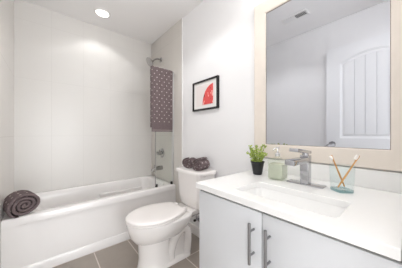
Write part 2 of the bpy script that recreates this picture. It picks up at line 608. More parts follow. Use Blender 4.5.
def towel_sheet(bm, path, thick, x0, x1, nx, uvl, v0, wob):
    """a thick sheet: path of (y,z) swept along x, UV in metres"""
    P = [Vector((0, a, b)) for a, b in path]
    L = [0]
    for i in range(1, len(P)):
        L.append(L[-1] + (P[i] - P[i - 1]).length)
    ring_pts = []
    for i, p in enumerate(P):
        d = (P[min(i + 1, len(P) - 1)] - P[max(i - 1, 0)]).normalized()
        ring_pts.append((p, Vector((0, -d.z, d.y)), L[i]))
    grid_o, grid_i = [], []
    for k in range(nx + 1):
        x = x0 + (x1 - x0) * k / nx
        ro, ri = [], []
        for p, nn, l in ring_pts:
            w = wob(k / nx, l)
            edge = 0.35 if k in (0, nx) else 1.0
            ro.append(bm.verts.new(Vector((x, 0, 0)) + p + nn * (thick * 0.5 * edge + w)))
            ri.append(bm.verts.new(Vector((x, 0, 0)) + p - nn * (thick * 0.5 * edge - w)))
        grid_o.append(ro)
        grid_i.append(ri)

    def quad(a, b, c, d, uvs):
        f = bm.faces.new((a, b, c, d))
        for lp, u in zip(f.loops, uvs):
            lp[uvl].uv = u
    n = len(P)
    for k in range(nx):
        xa, xb = (x1 - x0) * k / nx, (x1 - x0) * (k + 1) / nx
        for i in range(n - 1):
            ua = [(xa, v0 + L[i]), (xb, v0 + L[i]), (xb, v0 + L[i + 1]), (xa, v0 + L[i + 1])]
            quad(grid_o[k][i], grid_o[k + 1][i], grid_o[k + 1][i + 1], grid_o[k][i + 1], ua)
            quad(grid_i[k][i], grid_i[k + 1][i], grid_i[k + 1][i + 1], grid_i[k][i + 1], ua)
        for i in (0, n - 1):
            quad(grid_o[k][i], grid_o[k + 1][i], grid_i[k + 1][i], grid_i[k][i], [(0, 0.03)] * 4)
    for k in (0, nx):
        for i in range(n - 1):
            quad(grid_o[k][i], grid_i[k][i], grid_i[k][i + 1], grid_o[k][i + 1], [(0, 0.03)] * 4)


bm = bmesh.new()
uvl = bm.loops.layers.uv.new('UVMap')
zt = 1.888
path = [(GY - 0.017, 1.128 + (zt - 0.010 - 1.128) * k / 30) for k in range(31)]
path += [(GY - 0.017 * math.cos(a), zt - 0.010 + 0.012 * math.sin(a)) for a in (PI * k / 8 for k in range(1, 8))]
path += [(GY + 0.017, zt - 0.010 - 0.70 * k / 20) for k in range(21)]
towel_sheet(bm, path, 0.020, 0.925, 1.206, 24, uvl, 0.0,
            lambda s, l: 0.0022 * math.sin(s * 9 + 1) * max(0, 1 - l / 0.75) + 0.0015 * math.sin(s * 25))
t = obj('hanging_towel', bm, M_TOWEL, origin=(1.065, GY, 1.128), smooth=60)
tag(t, 'long dotted taupe towel draped over the glass bath screen', 'towel')


def towel_roll(name, label, loc, rotz, length, rad, turns, squash, group, seed, ph=0.0):
    """a rolled towel: a thick spiral strip with its axis along local x, resting on z = 0"""
    rnd = random.Random(seed)
    bm = bmesh.new()
    uvl = bm.loops.layers.uv.new('UVMap')
    pitch = (rad - 0.010) / turns
    th = pitch * 0.80
    N = int(turns * 26)
    pts = []
    run = 0
    prev = None
    ph1, ph2 = rnd.uniform(0, 6), rnd.uniform(0, 6)
    for i in range(N + 1):
        a = 2 * PI * turns * i / N
        r = 0.010 + pitch * (a / (2 * PI)) - th * 0.5
        r *= 1 + 0.055 * math.sin(2 * a + ph1) + 0.03 * math.sin(3 * a + ph2)
        r = max(r, 0.003)
        aa = a + ph
        p = Vector((0, r * math.cos(aa), r * math.sin(aa)))
        if prev is not None:
            run += (p - prev).length
        prev = p
        pts.append((p, Vector((0, math.cos(aa), math.sin(aa))), run))
    # cross stations along the axis, edges rounded
    st = [(-0.5, 0.35), (-0.485, 0.85), (-0.45, 1.0), (-0.2, 1.03), (0.1, 1.0), (0.3, 1.03), (0.45, 1.0), (0.485, 0.85), (0.5, 0.35)]
    cols = []
    for s, e in st:
        col = []
        for i, (p, nn, l) in enumerate(pts):
            taper = min(1.0, (len(pts) - 1 - i) / 5 + 0.25)
            tw = th * 0.5 * e * taper
            jit = 0.003 * math.sin(l * 60 + ph2) * (1 if abs(s) > 0.4 else 0)
            o = Vector((s * length + math.copysign(jit, s), 0, 0))
            col.append((bm.verts.new(p + nn * tw + o), bm.verts.new(p - nn * tw + o)))
        cols.append(col)

    def quad(vs, uvs):
        f = bm.faces.new(vs)
        for lp, u in zip(f.loops, uvs):
            lp[uvl].uv = u
    n = len(pts)
    for c in range(len(st) - 1):
        xa, xb = (st[c][0] + 0.5) * length + 0.1, (st[c + 1][0] + 0.5) * length + 0.1
        for i in range(n - 1):
            ua = [(xa, 0.1 + pts[i][2]), (xb, 0.1 + pts[i][2]), (xb, 0.1 + pts[i + 1][2]), (xa, 0.1 + pts[i + 1][2])]
            for side in (0, 1):
                quad((cols[c][i][side], cols[c + 1][i][side], cols[c + 1][i + 1][side], cols[c][i + 1][side]), ua)
        for i in (0, n - 1):
            quad((cols[c][i][0], cols[c + 1][i][0], cols[c + 1][i][1], cols[c][i][1]), [(0, 0.03)] * 4)
    for c in (0, len(st) - 1):
        for i in range(n - 1):
            quad((cols[c][i][0], cols[c][i][1], cols[c][i + 1][1], cols[c][i + 1][0]), [(0, 0.03)] * 4)
    # weight: squash and flatten the underside
    for v in bm.verts:
        v.co.z *= squash
    lim = -rad * squash * 0.80
    for v in bm.verts:
        if v.co.z < lim:
            v.co.z = lim + (v.co.z - lim) * 0.12
    zmin = min(v.co.z for v in bm.verts)
    for v in bm.verts:
        v.co.z -= zmin
    o = obj(name, bm, M_TOWEL, smooth=60)
    o.location = loc
    o.rotation_euler = (0, 0, rotz)
    return tag(o, label, 'towel', group)


towel_roll('rolled_towel', 'large rolled taupe towel lying on the front corner of the tub rim', (-0.153, 2.045, RIM), R(-75),
           0.18, 0.107, 3.6, 0.92, None, 3, ph=0.6)

# ------------------------------------------------------------------ downlight and ceiling vent
M_GLOW = bpy.data.materials.new('lamp_lens')
M_GLOW.use_nodes = True
b = M_GLOW.node_tree.nodes['Principled BSDF']
b.inputs['Base Color'].default_value = (1, 1, 1, 1)
b.inputs['Emission Color'].default_value = (1.0, 0.96, 0.86, 1)
b.inputs['Emission Strength'].default_value = 2.2


def downlight(x, y, label, watts):
    dl = thing('ceiling_downlight', label, 'light', (x, y, ZC))
    bm = bmesh.new()
    n = 40
    prof = [(0.088, 0.0), (0.088, 0.004), (0.080, 0.009), (0.068, 0.008), (0.064, 0.0)]
    loft(bm, [[Vector((x + r_ * math.cos(2 * PI * k / n), y + r_ * math.sin(2 * PI * k / n), ZC - h)) for k in range(n)] for r_, h in prof], closed=True)
    obj('trim_ring', bm, M_TRIM, dl)
    bm = bmesh.new()
    lathe(bm, (x, y, ZC - 0.0045), (0, 0, 1), [(0.001, 0.0), (0.064, 0.0), (0.064, 0.003), (0.001, 0.003)], 32)
    obj('lens', bm, M_GLOW, dl)
    lamp('downlight_beam', 'SPOT', (x, y, ZC - 0.012), watts * 2.0, WARM, spot_size=R(130), spot_blend=0.4, shadow_soft_size=0.05)


downlight(0.485, 2.33, 'round recessed white downlight glowing in the ceiling above the tub', DOWN_W)
downlight(0.52, 1.22, 'added unseen recessed white downlight in the ceiling above the open floor by the toilet', ADDED_DOWN_W)  # unseen second downlight, added to brighten the floor and picture wall

vt = thing('ceiling_vent', 'white rectangular air vent in the ceiling seen in the mirror', 'vent', (0.20, 0.935, ZC))
vx0, vx1, vy0, vy1 = 0.14, 0.26, 0.79, 1.08
bm = bmesh.new()
for lo, hi in (((vx0, vy0), (vx1, vy0 + 0.02)), ((vx0, vy1 - 0.02), (vx1, vy1)), ((vx0, vy0 + 0.02), (vx0 + 0.02, vy1 - 0.02)),
               ((vx1 - 0.02, vy0 + 0.02), (vx1, vy1 - 0.02)), ((vx0 + 0.02, 0.929), (vx1 - 0.02, 0.941))):
    add_box(bm, (*lo, ZC - 0.008), (*hi, ZC - 0.0005), 0.001, 1)
obj('vent_frame', bm, M_TRIM, vt)
obj('duct_backing', box_bm((vx0 + 0.018, vy0 + 0.018, ZC - 0.002), (vx1 - 0.018, vy1 - 0.018, ZC - 0.0008)), M_DARK, vt)
for half, tilt in ((0, 40), (1, -40)):
    ya, yb = (vy0 + 0.021, 0.929) if half == 0 else (0.941, vy1 - 0.021)
    bm = bmesh.new()
    k = int((yb - ya) / 0.012)
    for i in range(k):
        y = ya + (i + 0.5) * (yb - ya) / k
        mt = Matrix.Translation((0, y, ZC - 0.006)) @ Matrix.Rotation(R(tilt), 4, 'X')
        add_box(bm, (vx0 + 0.02, -0.0055, -0.0006), (vx1 - 0.02, 0.0055, 0.0006), mtx=mt)
    obj('louvre_bank', bm, M_TRIM, vt, smooth=0)

# ------------------------------------------------------------------ toilet
TY, TK = 1.432, 1.412            # bowl and tank centre lines
toi = thing('toilet', 'white two-piece toilet with a closed lid between bathtub and vanity', 'toilet', (0.95, TY, 0))


def egg(x0, x1, hy, z, nose=0.56, pw=2.2, n=40, ty=TY):
    """egg outline: blunt at the wall end (x1), long round nose at x0"""
    xc = x0 + (x1 - x0) * nose
    out = []
    for k in range(n):
        a = 2 * PI * k / n
        ca, sa = math.cos(a), math.sin(a)
        p = 2.0 if ca < 0 else pw
        sx = math.copysign(abs(ca) ** (2 / p), ca)
        sy = math.copysign(abs(sa) ** (2 / p), sa)
        out.append(Vector((xc + sx * ((x1 - xc) if ca > 0 else (xc - x0)), ty + sy * hy, z)))
    return out


bm = bmesh.new()
# bowl
rings = [egg(0.560, 0.93, 0.085, 0.215, 0.5, 2.6), egg(0.520, 0.96, 0.130, 0.245, 0.5, 2.6), egg(0.492, 1.00, 0.163, 0.290, 0.52, 2.6),
         egg(0.476, 1.03, 0.180, 0.340, 0.54, 2.6), egg(0.469, 1.05, 0.186, 0.382, 0.54, 2.6), egg(0.472, 1.05, 0.184, 0.393, 0.54, 2.6),
         egg(0.482, 1.04, 0.176, 0.397, 0.54, 2.6)]
loft(bm, rings)
# front column
col = [(0.548, 0.825, 0.112, 0.0), (0.548, 0.825, 0.112, 0.014), (0.556, 0.82, 0.104, 0.026), (0.562, 0.81, 0.098, 0.10), (0.558, 0.81, 0.098, 0.18),
       (0.553, 0.82, 0.102, 0.225), (0.545, 0.84, 0.110, 0.262)]
loft(bm, [egg(x0, x1, h, z, 0.5, 3.4) for x0, x1, h, z in col])
# foot plate and slimmer rear body
loft(bm, [rrect(0.862, TY, 0.160, h, 0.06, z) for h, z in ((0.112, 0.0), (0.112, 0.014), (0.100, 0.028))])
loft(bm, [rrect(0.875, TY, w, h, 0.045, z) for w, h, z in ((0.135, 0.072, 0.02), (0.130, 0.058, 0.12), (0.135, 0.062, 0.22), (0.15, 0.085, 0.30), (0.16, 0.11, 0.35))])
# rear deck that carries the tank
loft(bm, [rrect(1.085, TY, 0.115, w, 0.03, z) for w, z in ((0.05, 0.31), (0.085, 0.34), (0.118, 0.37), (0.126, 0.398), (0.120, 0.404))])
# outline of the trapway on both flanks
for s in (-1, 1):
    y = TY + s * 0.066
    tube(bm, catmull([(0.81, y, 0.03), (0.815, y, 0.10), (0.845, y + s * 0.016, 0.20), (0.910, y + s * 0.022, 0.262),
                      (0.968, y + s * 0.016, 0.235), (0.990, y + s * 0.006, 0.14), (0.982, y, 0.02)], 6), 0.036, 14)
obj('bowl', bm, M_PORC, toi, smooth=60)


def seat_ring(g, z, n=48):
    x0, xm, x1 = 0.463 + g, 0.700, 0.934 - g * 0.5
    hy, hb = 0.190 - g, 0.122 - g
    pts = []
    for k in range(n // 2 + 1):                      # front half-ellipse from -y to +y
        a = -PI / 2 - PI * k / (n // 2)
        pts.append((xm + (xm - x0) * math.cos(a), hy * math.sin(a)))
    side = []
    m = 8
    for k in range(1, m + 1):
        f = k / m
        x = xm + (x1 - 0.014 - xm) * f
        side.append((x, hb + (hy - hb) * (math.cos(PI / 2 * f ** 1.15))))
    for k in range(1, 5):
        a = PI / 2 * (1 - k / 4)
        side.append((x1 - 0.014 + 0.014 * math.cos(a), hb - 0.014 + 0.014 * math.sin(a)))
    pts += side + [(x, -y) for x, y in reversed(side)]
    return [Vector((x, TY + y, z)) for x, y in pts]


bm = bmesh.new()
loft(bm, [seat_ring(0.006, 0.3995), seat_ring(0.0, 0.404), seat_ring(0.0, 0.412), seat_ring(0.004, 0.416)])
obj('seat', bm, M_SEAT, toi, smooth=50)
bm = bmesh.new()
loft(bm, [seat_ring(0.004, 0.4185), seat_ring(-0.002, 0.422), seat_ring(-0.002, 0.430), seat_ring(0.004, 0.436),
          seat_ring(0.018, 0.440), seat_ring(0.07, 0.443)])
obj('seat_lid', bm, M_SEAT, toi, smooth=50)
for s in (-1, 1):
    bm = box_bm((0.936, TY + s * 0.075 - 0.022, 0.3975), (0.968, TY + s * 0.075 + 0.022, 0.434), 0.008, 3)
    obj('hinge', bm, M_SEAT, toi)


def subdiv_ring(r, m=4):
    out = []
    for i in range(len(r)):
        a, b_ = r[i], r[(i + 1) % len(r)]
        k = 8 if i % 7 == 6 else 1          # the four straight sides
        for j in range(k):
            out.append(a.lerp(b_, j / k))
    return out


def bowed(x0, x1, hy, bow, z):
    base = subdiv_ring(rrect((x0 + x1) / 2, TK, (x1 - x0) / 2, hy, 0.055, z, 6))
    out = []
    for p in base:
        f = 1 - min(1, abs(p.y - TK) / hy) ** 2
        fr = max(0, ((x0 + x1) / 2 - p.x) / ((x1 - x0) / 2))
        out.append(Vector((p.x - bow * f * fr, p.y, p.z)))
    return out


bm = bmesh.new()
loft(bm, [bowed(1.055, 1.215, 0.165, 0.012, 0.4045), bowed(1.045, 1.22, 0.180, 0.018, 0.416), bowed(1.035, 1.224, 0.188, 0.020, 0.50),
          bowed(1.022, 1.226, 0.200, 0.022, 0.722)])
obj('tank', bm, M_PORC, toi, smooth=50)
bm = bmesh.new()
loft(bm, [bowed(1.020, 1.228, 0.202, 0.022, 0.7225), bowed(1.010, 1.232, 0.212, 0.025, 0.727), bowed(1.008, 1.234, 0.214, 0.025, 0.748),
          bowed(1.016, 1.230, 0.207, 0.025, 0.757), bowed(1.034, 1.220, 0.190, 0.022, 0.760)])
obj('tank_lid', bm, M_PORC, toi, smooth=50)
sv = thing('supply_valve', 'small water shut-off valve on the wall behind the toilet', 'valve', (XW, 1.505, 0.190))
bm = bmesh.new()
lathe(bm, (XW, 1.505, 0.190), (-1, 0, 0), [(0.001, 0), (0.03, 0), (0.028, 0.006), (0.010, 0.010), (0.010, 0.05), (0.001, 0.05)], 20)
obj('wall_flange', bm, M_CHROME, sv)
bm = bmesh.new()
lathe(bm, (XW - 0.045, 1.505, 0.190), (-1, 0, 0), [(0.001, 0), (0.011, 0), (0.013, 0.010), (0.012, 0.020), (0.001, 0.021)], 16)
obj('valve_handle', bm, M_DARK, sv)
bm = bmesh.new()
tube(bm, catmull([(XW - 0.035, 1.505, 0.198), (XW - 0.035, 1.508, 0.270), (XW - 0.05, 1.515, 0.350), (XW - 0.06, 1.518, 0.403)], 6), 0.005, 8)
obj('supply_hose', bm, M_NICKEL, sv)

towel_roll('rolled_towel', 'rolled taupe hand towel on the toilet tank lid, the one nearer the vanity', (1.122, 1.322, 0.7602), R(18),
           0.150, 0.068, 3.0, 0.92, 'rolled towels on the toilet tank', 11, ph=2.0)
towel_roll('rolled_towel', 'rolled taupe hand towel on the toilet tank lid, the one nearer the bathtub', (1.118, 1.490, 0.7602), R(30),
           0.120, 0.066, 3.0, 0.95, 'rolled towels on the toilet tank', 12, ph=1.0)

# ------------------------------------------------------------------ vanity cabinet
VX, VY0, VY1, CT = 0.655, 0.022, 0.790, 0.830       # door face, right end, left end, counter top height
CTH = 0.029
van = thing('vanity_cabinet', 'white slab-door vanity cabinet beneath the quartz counter', 'cabinet', (0.95, 0.40, 0))
bm = bmesh.new()
for lo, hi in (((VX + 0.019, VY0, 0.09), (XW - 0.002, VY0 + 0.018, CT - CTH - 0.001)),
               ((VX + 0.019, VY1 - 0.018, 0.09), (XW - 0.002, VY1, CT - CTH - 0.001)),
               ((VX + 0.019, VY0 + 0.018, 0.09), (XW - 0.002, VY1 - 0.018, 0.108)),
               ((XW - 0.010, VY0 + 0.018, 0.108), (XW - 0.002, VY1 - 0.018, CT - CTH - 0.001)),
               ((VX + 0.08, VY0, 0.0), (XW - 0.002, VY1, 0.09))):
    add_box(bm, lo, hi)
obj('carcass', bm, M_CAB, van, smooth=0)
obj('top_rail', box_bm((VX + 0.012, VY0 + 0.001, CT - CTH - 0.045), (VX + 0.030, VY1 - 0.001, CT - CTH - 0.001)), M_GAP_SHADE, van, smooth=0)
for side, (ya, yb, hyy) in enumerate(((0.400, VY1, 0.4345), (VY0, 0.396, 0.3635))):
    d = obj('door', box_bm((VX, ya, 0.10), (VX + 0.018, yb, CT - CTH - 0.018), 0.0015, 2), M_CAB, van)
    bm = bmesh.new()
    tube(bm, [(VX - 0.034, hyy, 0.575), (VX - 0.034, hyy, 0.740)], 0.0062, 16)
    for z in (0.609, 0.706):
        tube(bm, [(VX + 0.001, hyy, z), (VX - 0.034, hyy, z)], 0.0045, 12)
    obj('bar_handle', bm, M_NICKEL, d)

# ------------------------------------------------------------------ counter, backsplash, sink
CX0, CY0, CY1 = 0.632, 0.023, 0.795
ct = thing('countertop', 'white quartz vanity counter with an oblong sink cutout', 'countertop', (0.93, 0.40, CT - CTH))
sx0, sx1, sy0, sy1 = 0.705, 0.915, 0.165, 0.580


def slab_ring(x0, x1, y0, y1, rad, z):
    return rrect((x0 + x1) / 2, (y0 + y1) / 2, (x1 - x0) / 2, (y1 - y0) / 2, rad, z, 6)


bm = bmesh.new()
e = 0.002
xb = XW - 0.001
loft(bm, [slab_ring(CX0, xb, CY0, CY1, 0.004, CT - CTH), slab_ring(CX0, xb, CY0, CY1, 0.004, CT - e), slab_ring(CX0 + e, xb - e, CY0 + e, CY1 - e, 0.004, CT),
          slab_ring(sx0 - e, sx1 + e, sy0 - e, sy1 + e, 0.022, CT), slab_ring(sx0, sx1, sy0, sy1, 0.02, CT - e),
          slab_ring(sx0, sx1, sy0, sy1, 0.02, CT - CTH)], closed=True)
obj('counter_slab', bm, M_QUARTZ, ct, smooth=30)
obj('backsplash', box_bm((XW - 0.021, CY0, CT + 0.0003), (XW - 0.001, CY1, CT + 0.093), 0.0015, 2), M_QUARTZ, ct)
obj('side_splash', box_bm((CX0, 0.001, CT - CTH), (XW - 0.022, CY0 - 0.001, CT + 0.098), 0.0015, 2), M_QUARTZ, ct)

sk = thing('sink', 'white rectangular sink set under the counter cutout', 'sink', (0.81, 0.37, CT - 0.16))
bm = bmesh.new()


def sring(g, z, rad=0.03):
    return slab_ring(sx0 - 0.006 + g, sx1 + 0.006 - g, sy0 - 0.006 + g, sy1 + 0.006 - g, rad, z)


z0 = CT - CTH - 0.0005
loft(bm, [sring(-0.02, z0), sring(0, z0), sring(0.004, z0 - 0.006), sring(0.012, z0 - 0.06), sring(0.026, z0 - 0.080), sring(0.06, z0 - 0.086),
          sring(0.06, z0 - 0.096), sring(0.006, z0 - 0.090), sring(-0.006, z0 - 0.06), sring(-0.02, z0 - 0.012)], closed=True)
loft(bm, [sring(0.0599, z0 - 0.086), sring(0.0599, z0 - 0.096)])
obj('sink_bowl', bm, M_SINK, sk, smooth=50)
bm = bmesh.new()
lathe(bm, (0.82, 0.372, z0 - 0.0862), (0, 0, 1), [(0.001, 0), (0.024, 0), (0.024, 0.003), (0.016, 0.005), (0.001, 0.005)], 24)
obj('sink_drain', bm, M_CHROME, sk)

# faucet
FX, FY = 1.062, 0.385
fa = thing('faucet', 'square chrome single-lever faucet behind the sink', 'faucet', (FX, FY, CT))
obj('base_plate', box_bm((FX - 0.032, FY - 0.090, CT + 0.0003), (FX + 0.026, FY + 0.090, CT + 0.007), 0.002, 2), M_CHROME, fa)
bm = bmesh.new()
loft(bm, [slab_ring(FX - 0.022, FX + 0.022, FY - 0.021, FY + 0.021, 0.004, CT + 0.007),
          slab_ring(FX - 0.020, FX + 0.022, FY - 0.021, FY + 0.021, 0.004, CT + 0.11),
          slab_ring(FX - 0.020, FX + 0.022, FY - 0.022, FY + 0.022, 0.004, CT + 0.156)])
obj('body', bm, M_CHROME, fa)
bm = bmesh.new()
mt = Matrix.Translation((FX, FY, CT + 0.134)) @ Matrix.Rotation(R(0), 4, 'Y')
add_box(bm, (-0.195, -0.022, -0.013), (-0.012, 0.022, 0.013), 0.002, 2, mtx=mt)
obj('spout', bm, M_CHROME, fa)
bm = bmesh.new()
lathe(bm, (FX, FY, CT + 0.156), (0, 0, 1), [(0.001, 0), (0.016, 0), (0.016, 0.012), (0.001, 0.012)], 20)
mt = Matrix.Translation((FX, FY, CT + 0.174)) @ Matrix.Rotation(R(7), 4, 'Y')
add_box(bm, (-0.150, -0.021, -0.008), (0.024, 0.021, 0.008), 0.002, 2, mtx=mt)
obj('lever', bm, M_CHROME, fa)

# ------------------------------------------------------------------ things on the counter
# potted plant
PX, PY = 1.078, 0.688
pl = thing('potted_plant', 'small green leafy plant in a black tapered pot at the counter end', 'plant', (PX, PY, CT))
bm = bmesh.new()
lathe(bm, (PX, PY, CT + 0.0003), (0, 0, 1), [(0.001, 0), (0.026, 0), (0.029, 0.003), (0.042, 0.078), (0.045, 0.079), (0.045, 0.088), (0.041, 0.088), (0.039, 0.072), (0.001, 0.072)], 32)
obj('pot', bm, M_POT, pl)
bm = bmesh.new()
lathe(bm, (PX, PY, CT + 0.0725), (0, 0, 1), [(0.001, 0), (0.0385, 0), (0.036, 0.005), (0.001, 0.008)], 20)
obj('soil', bm, M_SOIL, pl)
bms, bml = bmesh.new(), bmesh.new()
rnd = random.Random(5)


def leaf(bm, p, d, size):
    d = Vector(d).normalized()
    a, b_ = frame_axes(d)
    ang = rnd.uniform(0, 2 * PI)
    w = a * math.cos(ang) + b_ * math.sin(ang)
    nrm = d.cross(w)
    rows = [(0, 0.08), (0.25, 0.75), (0.5, 1.0), (0.75, 0.75), (1.0, 0.06)]
    prev = None
    for s, ww in rows:
        q = p + d * size * s - nrm * size * 0.25 * s * s
        cur = (bm.verts.new(q - w * ww * size * 0.34), bm.verts.new(q - nrm * size * 0.06), bm.verts.new(q + w * ww * size * 0.34))
        if prev:
            bm.faces.new((prev[0], prev[1], cur[1], cur[0]))
            bm.faces.new((prev[1], prev[2], cur[2], cur[1]))
        prev = cur


for i in range(16):
    a = 2 * PI * i / 16 + rnd.uniform(-0.2, 0.2)
    r0 = rnd.uniform(0.004, 0.026)
    lean = rnd.uniform(0.012, 0.060)
    h = rnd.uniform(0.060, 0.122)
    b0 = Vector((PX + r0 * math.cos(a), PY + r0 * math.sin(a), CT + 0.074))
    top = Vector((PX + (r0 + lean) * math.cos(a), PY + (r0 + lean) * math.sin(a), CT + 0.074 + h))
    mid = b0.lerp(top, 0.5) + Vector((0, 0, 0.010))
    st = catmull([b0, mid, top], 5)
    tube(bms, st, 0.0013, 5)
    for k, p in enumerate(st[1:]):
        for q in range(3):
            aa = rnd.uniform(0, 2 * PI)
            leaf(bml, p, (math.cos(aa), math.sin(aa), rnd.uniform(0.1, 0.9)), rnd.uniform(0.011, 0.017))
obj('stems', bms, M_STEM, pl)
obj('foliage', bml, M_LEAF, pl, fix=False)

# soap dispenser
M_GREENGLASS = glass_mat('green_glass', (251, 253, 249), ior=1.35)
M_SOAP = mat('liquid_soap', (228, 231, 219), 0.15, trans=0.6, ior=1.33)
SX, SY = 1.058, 0.538
so = thing('soap_dispenser', 'square pale green glass soap dispenser with a pump beside the plant', 'soap dispenser', (SX, SY, CT))


def sq(h, rad, z, cx_=SX, cy_=SY, ang=0.0):
    return [Vector((cx_, cy_, 0)) + Matrix.Rotation(ang, 3, 'Z') @ (p - Vector((0, 0, 0))) for p in rrect(0, 0, h, h, rad, z, 5)]


bm = bmesh.new()
AN = R(6)
zb = CT + 0.0003
loft(bm, [sq(0.038, 0.012, zb, ang=AN), sq(0.045, 0.012, zb + 0.004, ang=AN), sq(0.045, 0.012, zb + 0.118, ang=AN), sq(0.041, 0.014, zb + 0.118, ang=AN),
          sq(0.024, 0.016, zb + 0.124, ang=AN), sq(0.014, 0.0135, zb + 0.137, ang=AN), sq(0.013, 0.0128, zb + 0.137, ang=AN)])
obj('bottle', bm, M_GREENGLASS, so, smooth=40)
bm = bmesh.new()
loft(bm, [sq(0.036, 0.010, zb + 0.006, ang=AN), sq(0.042, 0.010, zb + 0.009, ang=AN), sq(0.042, 0.010, zb + 0.092, ang=AN)])
obj('liquid_soap', bm, M_SOAP, so, smooth=40)
bm = bmesh.new()
lathe(bm, (SX, SY, zb + 0.1371), (0, 0, 1), [(0.001, 0), (0.0155, 0), (0.0155, 0.014), (0.008, 0.018), (0.006, 0.018), (0.005, 0.040), (0.009, 0.040), (0.009, 0.052), (0.001, 0.053)], 20)
tube(bm, catmull([(SX, SY, zb + 0.183), (SX - 0.03, SY + 0.004, zb + 0.183), (SX - 0.042, SY + 0.006, zb + 0.175)], 5), 0.0042, 10)
obj('pump', bm, mat('pump_chrome', (224, 224, 224), 0.2, metal=0.7), so)

# tumbler with two toothbrushes
M_TUMBLER = glass_mat('tumbler_glass', (252, 254, 254), ior=1.35)
GX, GYY = 1.064, 0.228
tu = thing('tumbler', 'clear blue-tinted glass tumbler holding two toothbrushes', 'glass', (GX, GYY, CT))
bm = bmesh.new()
A2 = R(-40)


def gq(h, rad, z):
    return sq(h, rad, z, GX, GYY, A2)


loft(bm, [gq(0.036, 0.014, zb + 0.012), gq(0.037, 0.015, zb + 0.02), gq(0.039, 0.016, zb + 0.06), gq(0.041, 0.018, zb + 0.1235), gq(0.0403, 0.0177, zb + 0.1245),
          gq(0.0386, 0.016, zb + 0.1235), gq(0.0366, 0.015, zb + 0.06), gq(0.034, 0.014, zb + 0.017), gq(0.030, 0.012, zb + 0.0135)])
obj('glass_cup', bm, M_TUMBLER, tu, smooth=45)
bm = bmesh.new()
loft(bm, [gq(0.034, 0.013, zb), gq(0.036, 0.014, zb + 0.003), gq(0.036, 0.014, zb + 0.0115)])
obj('thick_base', bm, glass_mat('tumbler_base', (222, 234, 235), ior=1.4), tu, smooth=45)
rv = Vector((math.cos(R(40.2)), -math.sin(R(40.2)), 0))
dv = Vector((math.sin(R(40.2)), math.cos(R(40.2)), 0))
gc = Vector((GX, GYY, 0))


def toothbrush(label, lat0, dep0, z0_, lat1, dep1, z1_, face):
    p0 = gc + rv * lat0 + dv * dep0 + Vector((0, 0, z0_))
    p1 = gc + rv * lat1 + dv * dep1 + Vector((0, 0, z1_))
    d = (p1 - p0).normalized()
    root = thing('toothbrush', label, 'toothbrush', p0, 'toothbrushes in the tumbler')
    L = (p1 - p0).length
    s = Vector(face)
    s = (s - d * s.dot(d)).normalized()
    w = d.cross(s)
    bm = bmesh.new()
    rings = []
    for f, a, b_ in ((0, 0.002, 0.002), (0.01, 0.0038, 0.003), (0.35, 0.0052, 0.0035), (0.70, 0.0035, 0.0028), (0.80, 0.003, 0.0026), (0.86, 0.005, 0.0026), (0.985, 0.005, 0.0026), (1.0, 0.003, 0.0018)):
        c_ = p0 + d * L * f
        rings.append([c_ + w * a * math.cos(2 * PI * k / 12) + s * b_ * math.sin(2 * PI * k / 12) for k in range(12)])
    loft(bm, rings)
    obj('handle', bm, M_BAMBOO, root, smooth=50)
    bm = bmesh.new()
    rb = []
    for h in (0.0015, 0.012):
        c_ = p0 + d * L * 0.925 + s * h
        rb.append([c_ + d * (x * L * 0.062) + w * (y * 0.0042) for x, y in
                   ((1, 0.7), (0.85, 1), (-0.85, 1), (-1, 0.7), (-1, -0.7), (-0.85, -1), (0.85, -1), (1, -0.7))])
    loft(bm, rb)
    obj('bristles', bm, M_BRISTLE, root, smooth=30)


toothbrush('bamboo toothbrush in the tumbler leaning towards the faucet', 0.018, 0.006, CT + 0.020, -0.046, 0.004, 1.000, tuple(-rv))
toothbrush('bamboo toothbrush in the tumbler leaning away from the faucet', -0.024, -0.008, CT + 0.020, 0.078, -0.006, 0.998, tuple(-rv + Vector((0, 0, 0.5))))

# ------------------------------------------------------------------ framed mirror
mi = thing('framed_mirror', 'large wall mirror in a pale washed wood frame above the counter', 'mirror', (XW, 0.40, 0.930))
MY0, MY1, MZ0, MZ1, FW = -0.019, 0.806, 0.930, 2.078, 0.095
bm = bmesh.new()
xs = [(0.0, XW - 0.001), (0.0, XW - 0.024), (0.004, XW - 0.028), (FW - 0.012, XW - 0.028), (FW - 0.004, XW - 0.026), (FW, XW - 0.022), (FW, XW - 0.006)]
rings = []
for g, x in xs:
    rings.append([Vector((x, MY0 + g, MZ0 + g)), Vector((x, MY1 - g, MZ0 + g)), Vector((x, MY1 - g, MZ1 - g)), Vector((x, MY0 + g, MZ1 - g))])
loft(bm, rings, closed=True)
obj('frame', bm, M_FRAME, mi, smooth=25)
bm = bmesh.new()
rings = []
for g, x in ((FW - 0.0005, XW - 0.0185), (FW - 0.0005, XW - 0.0205), (FW + 0.0028, XW - 0.0205), (FW + 0.0028, XW - 0.0185)):
    rings.append([Vector((x, MY0 + g, MZ0 + g)), Vector((x, MY1 - g, MZ0 + g)), Vector((x, MY1 - g, MZ1 - g)), Vector((x, MY0 + g, MZ1 - g))])
loft(bm, rings, closed=True)
obj('inner_lip', bm, M_EDGE, mi, smooth=25)
obj('mirror_glass', box_bm((XW - 0.018, MY0 + FW - 0.002, MZ0 + FW - 0.002), (XW - 0.012, MY1 - FW + 0.002, MZ1 - FW + 0.002)), M_MIRROR, mi, smooth=0)

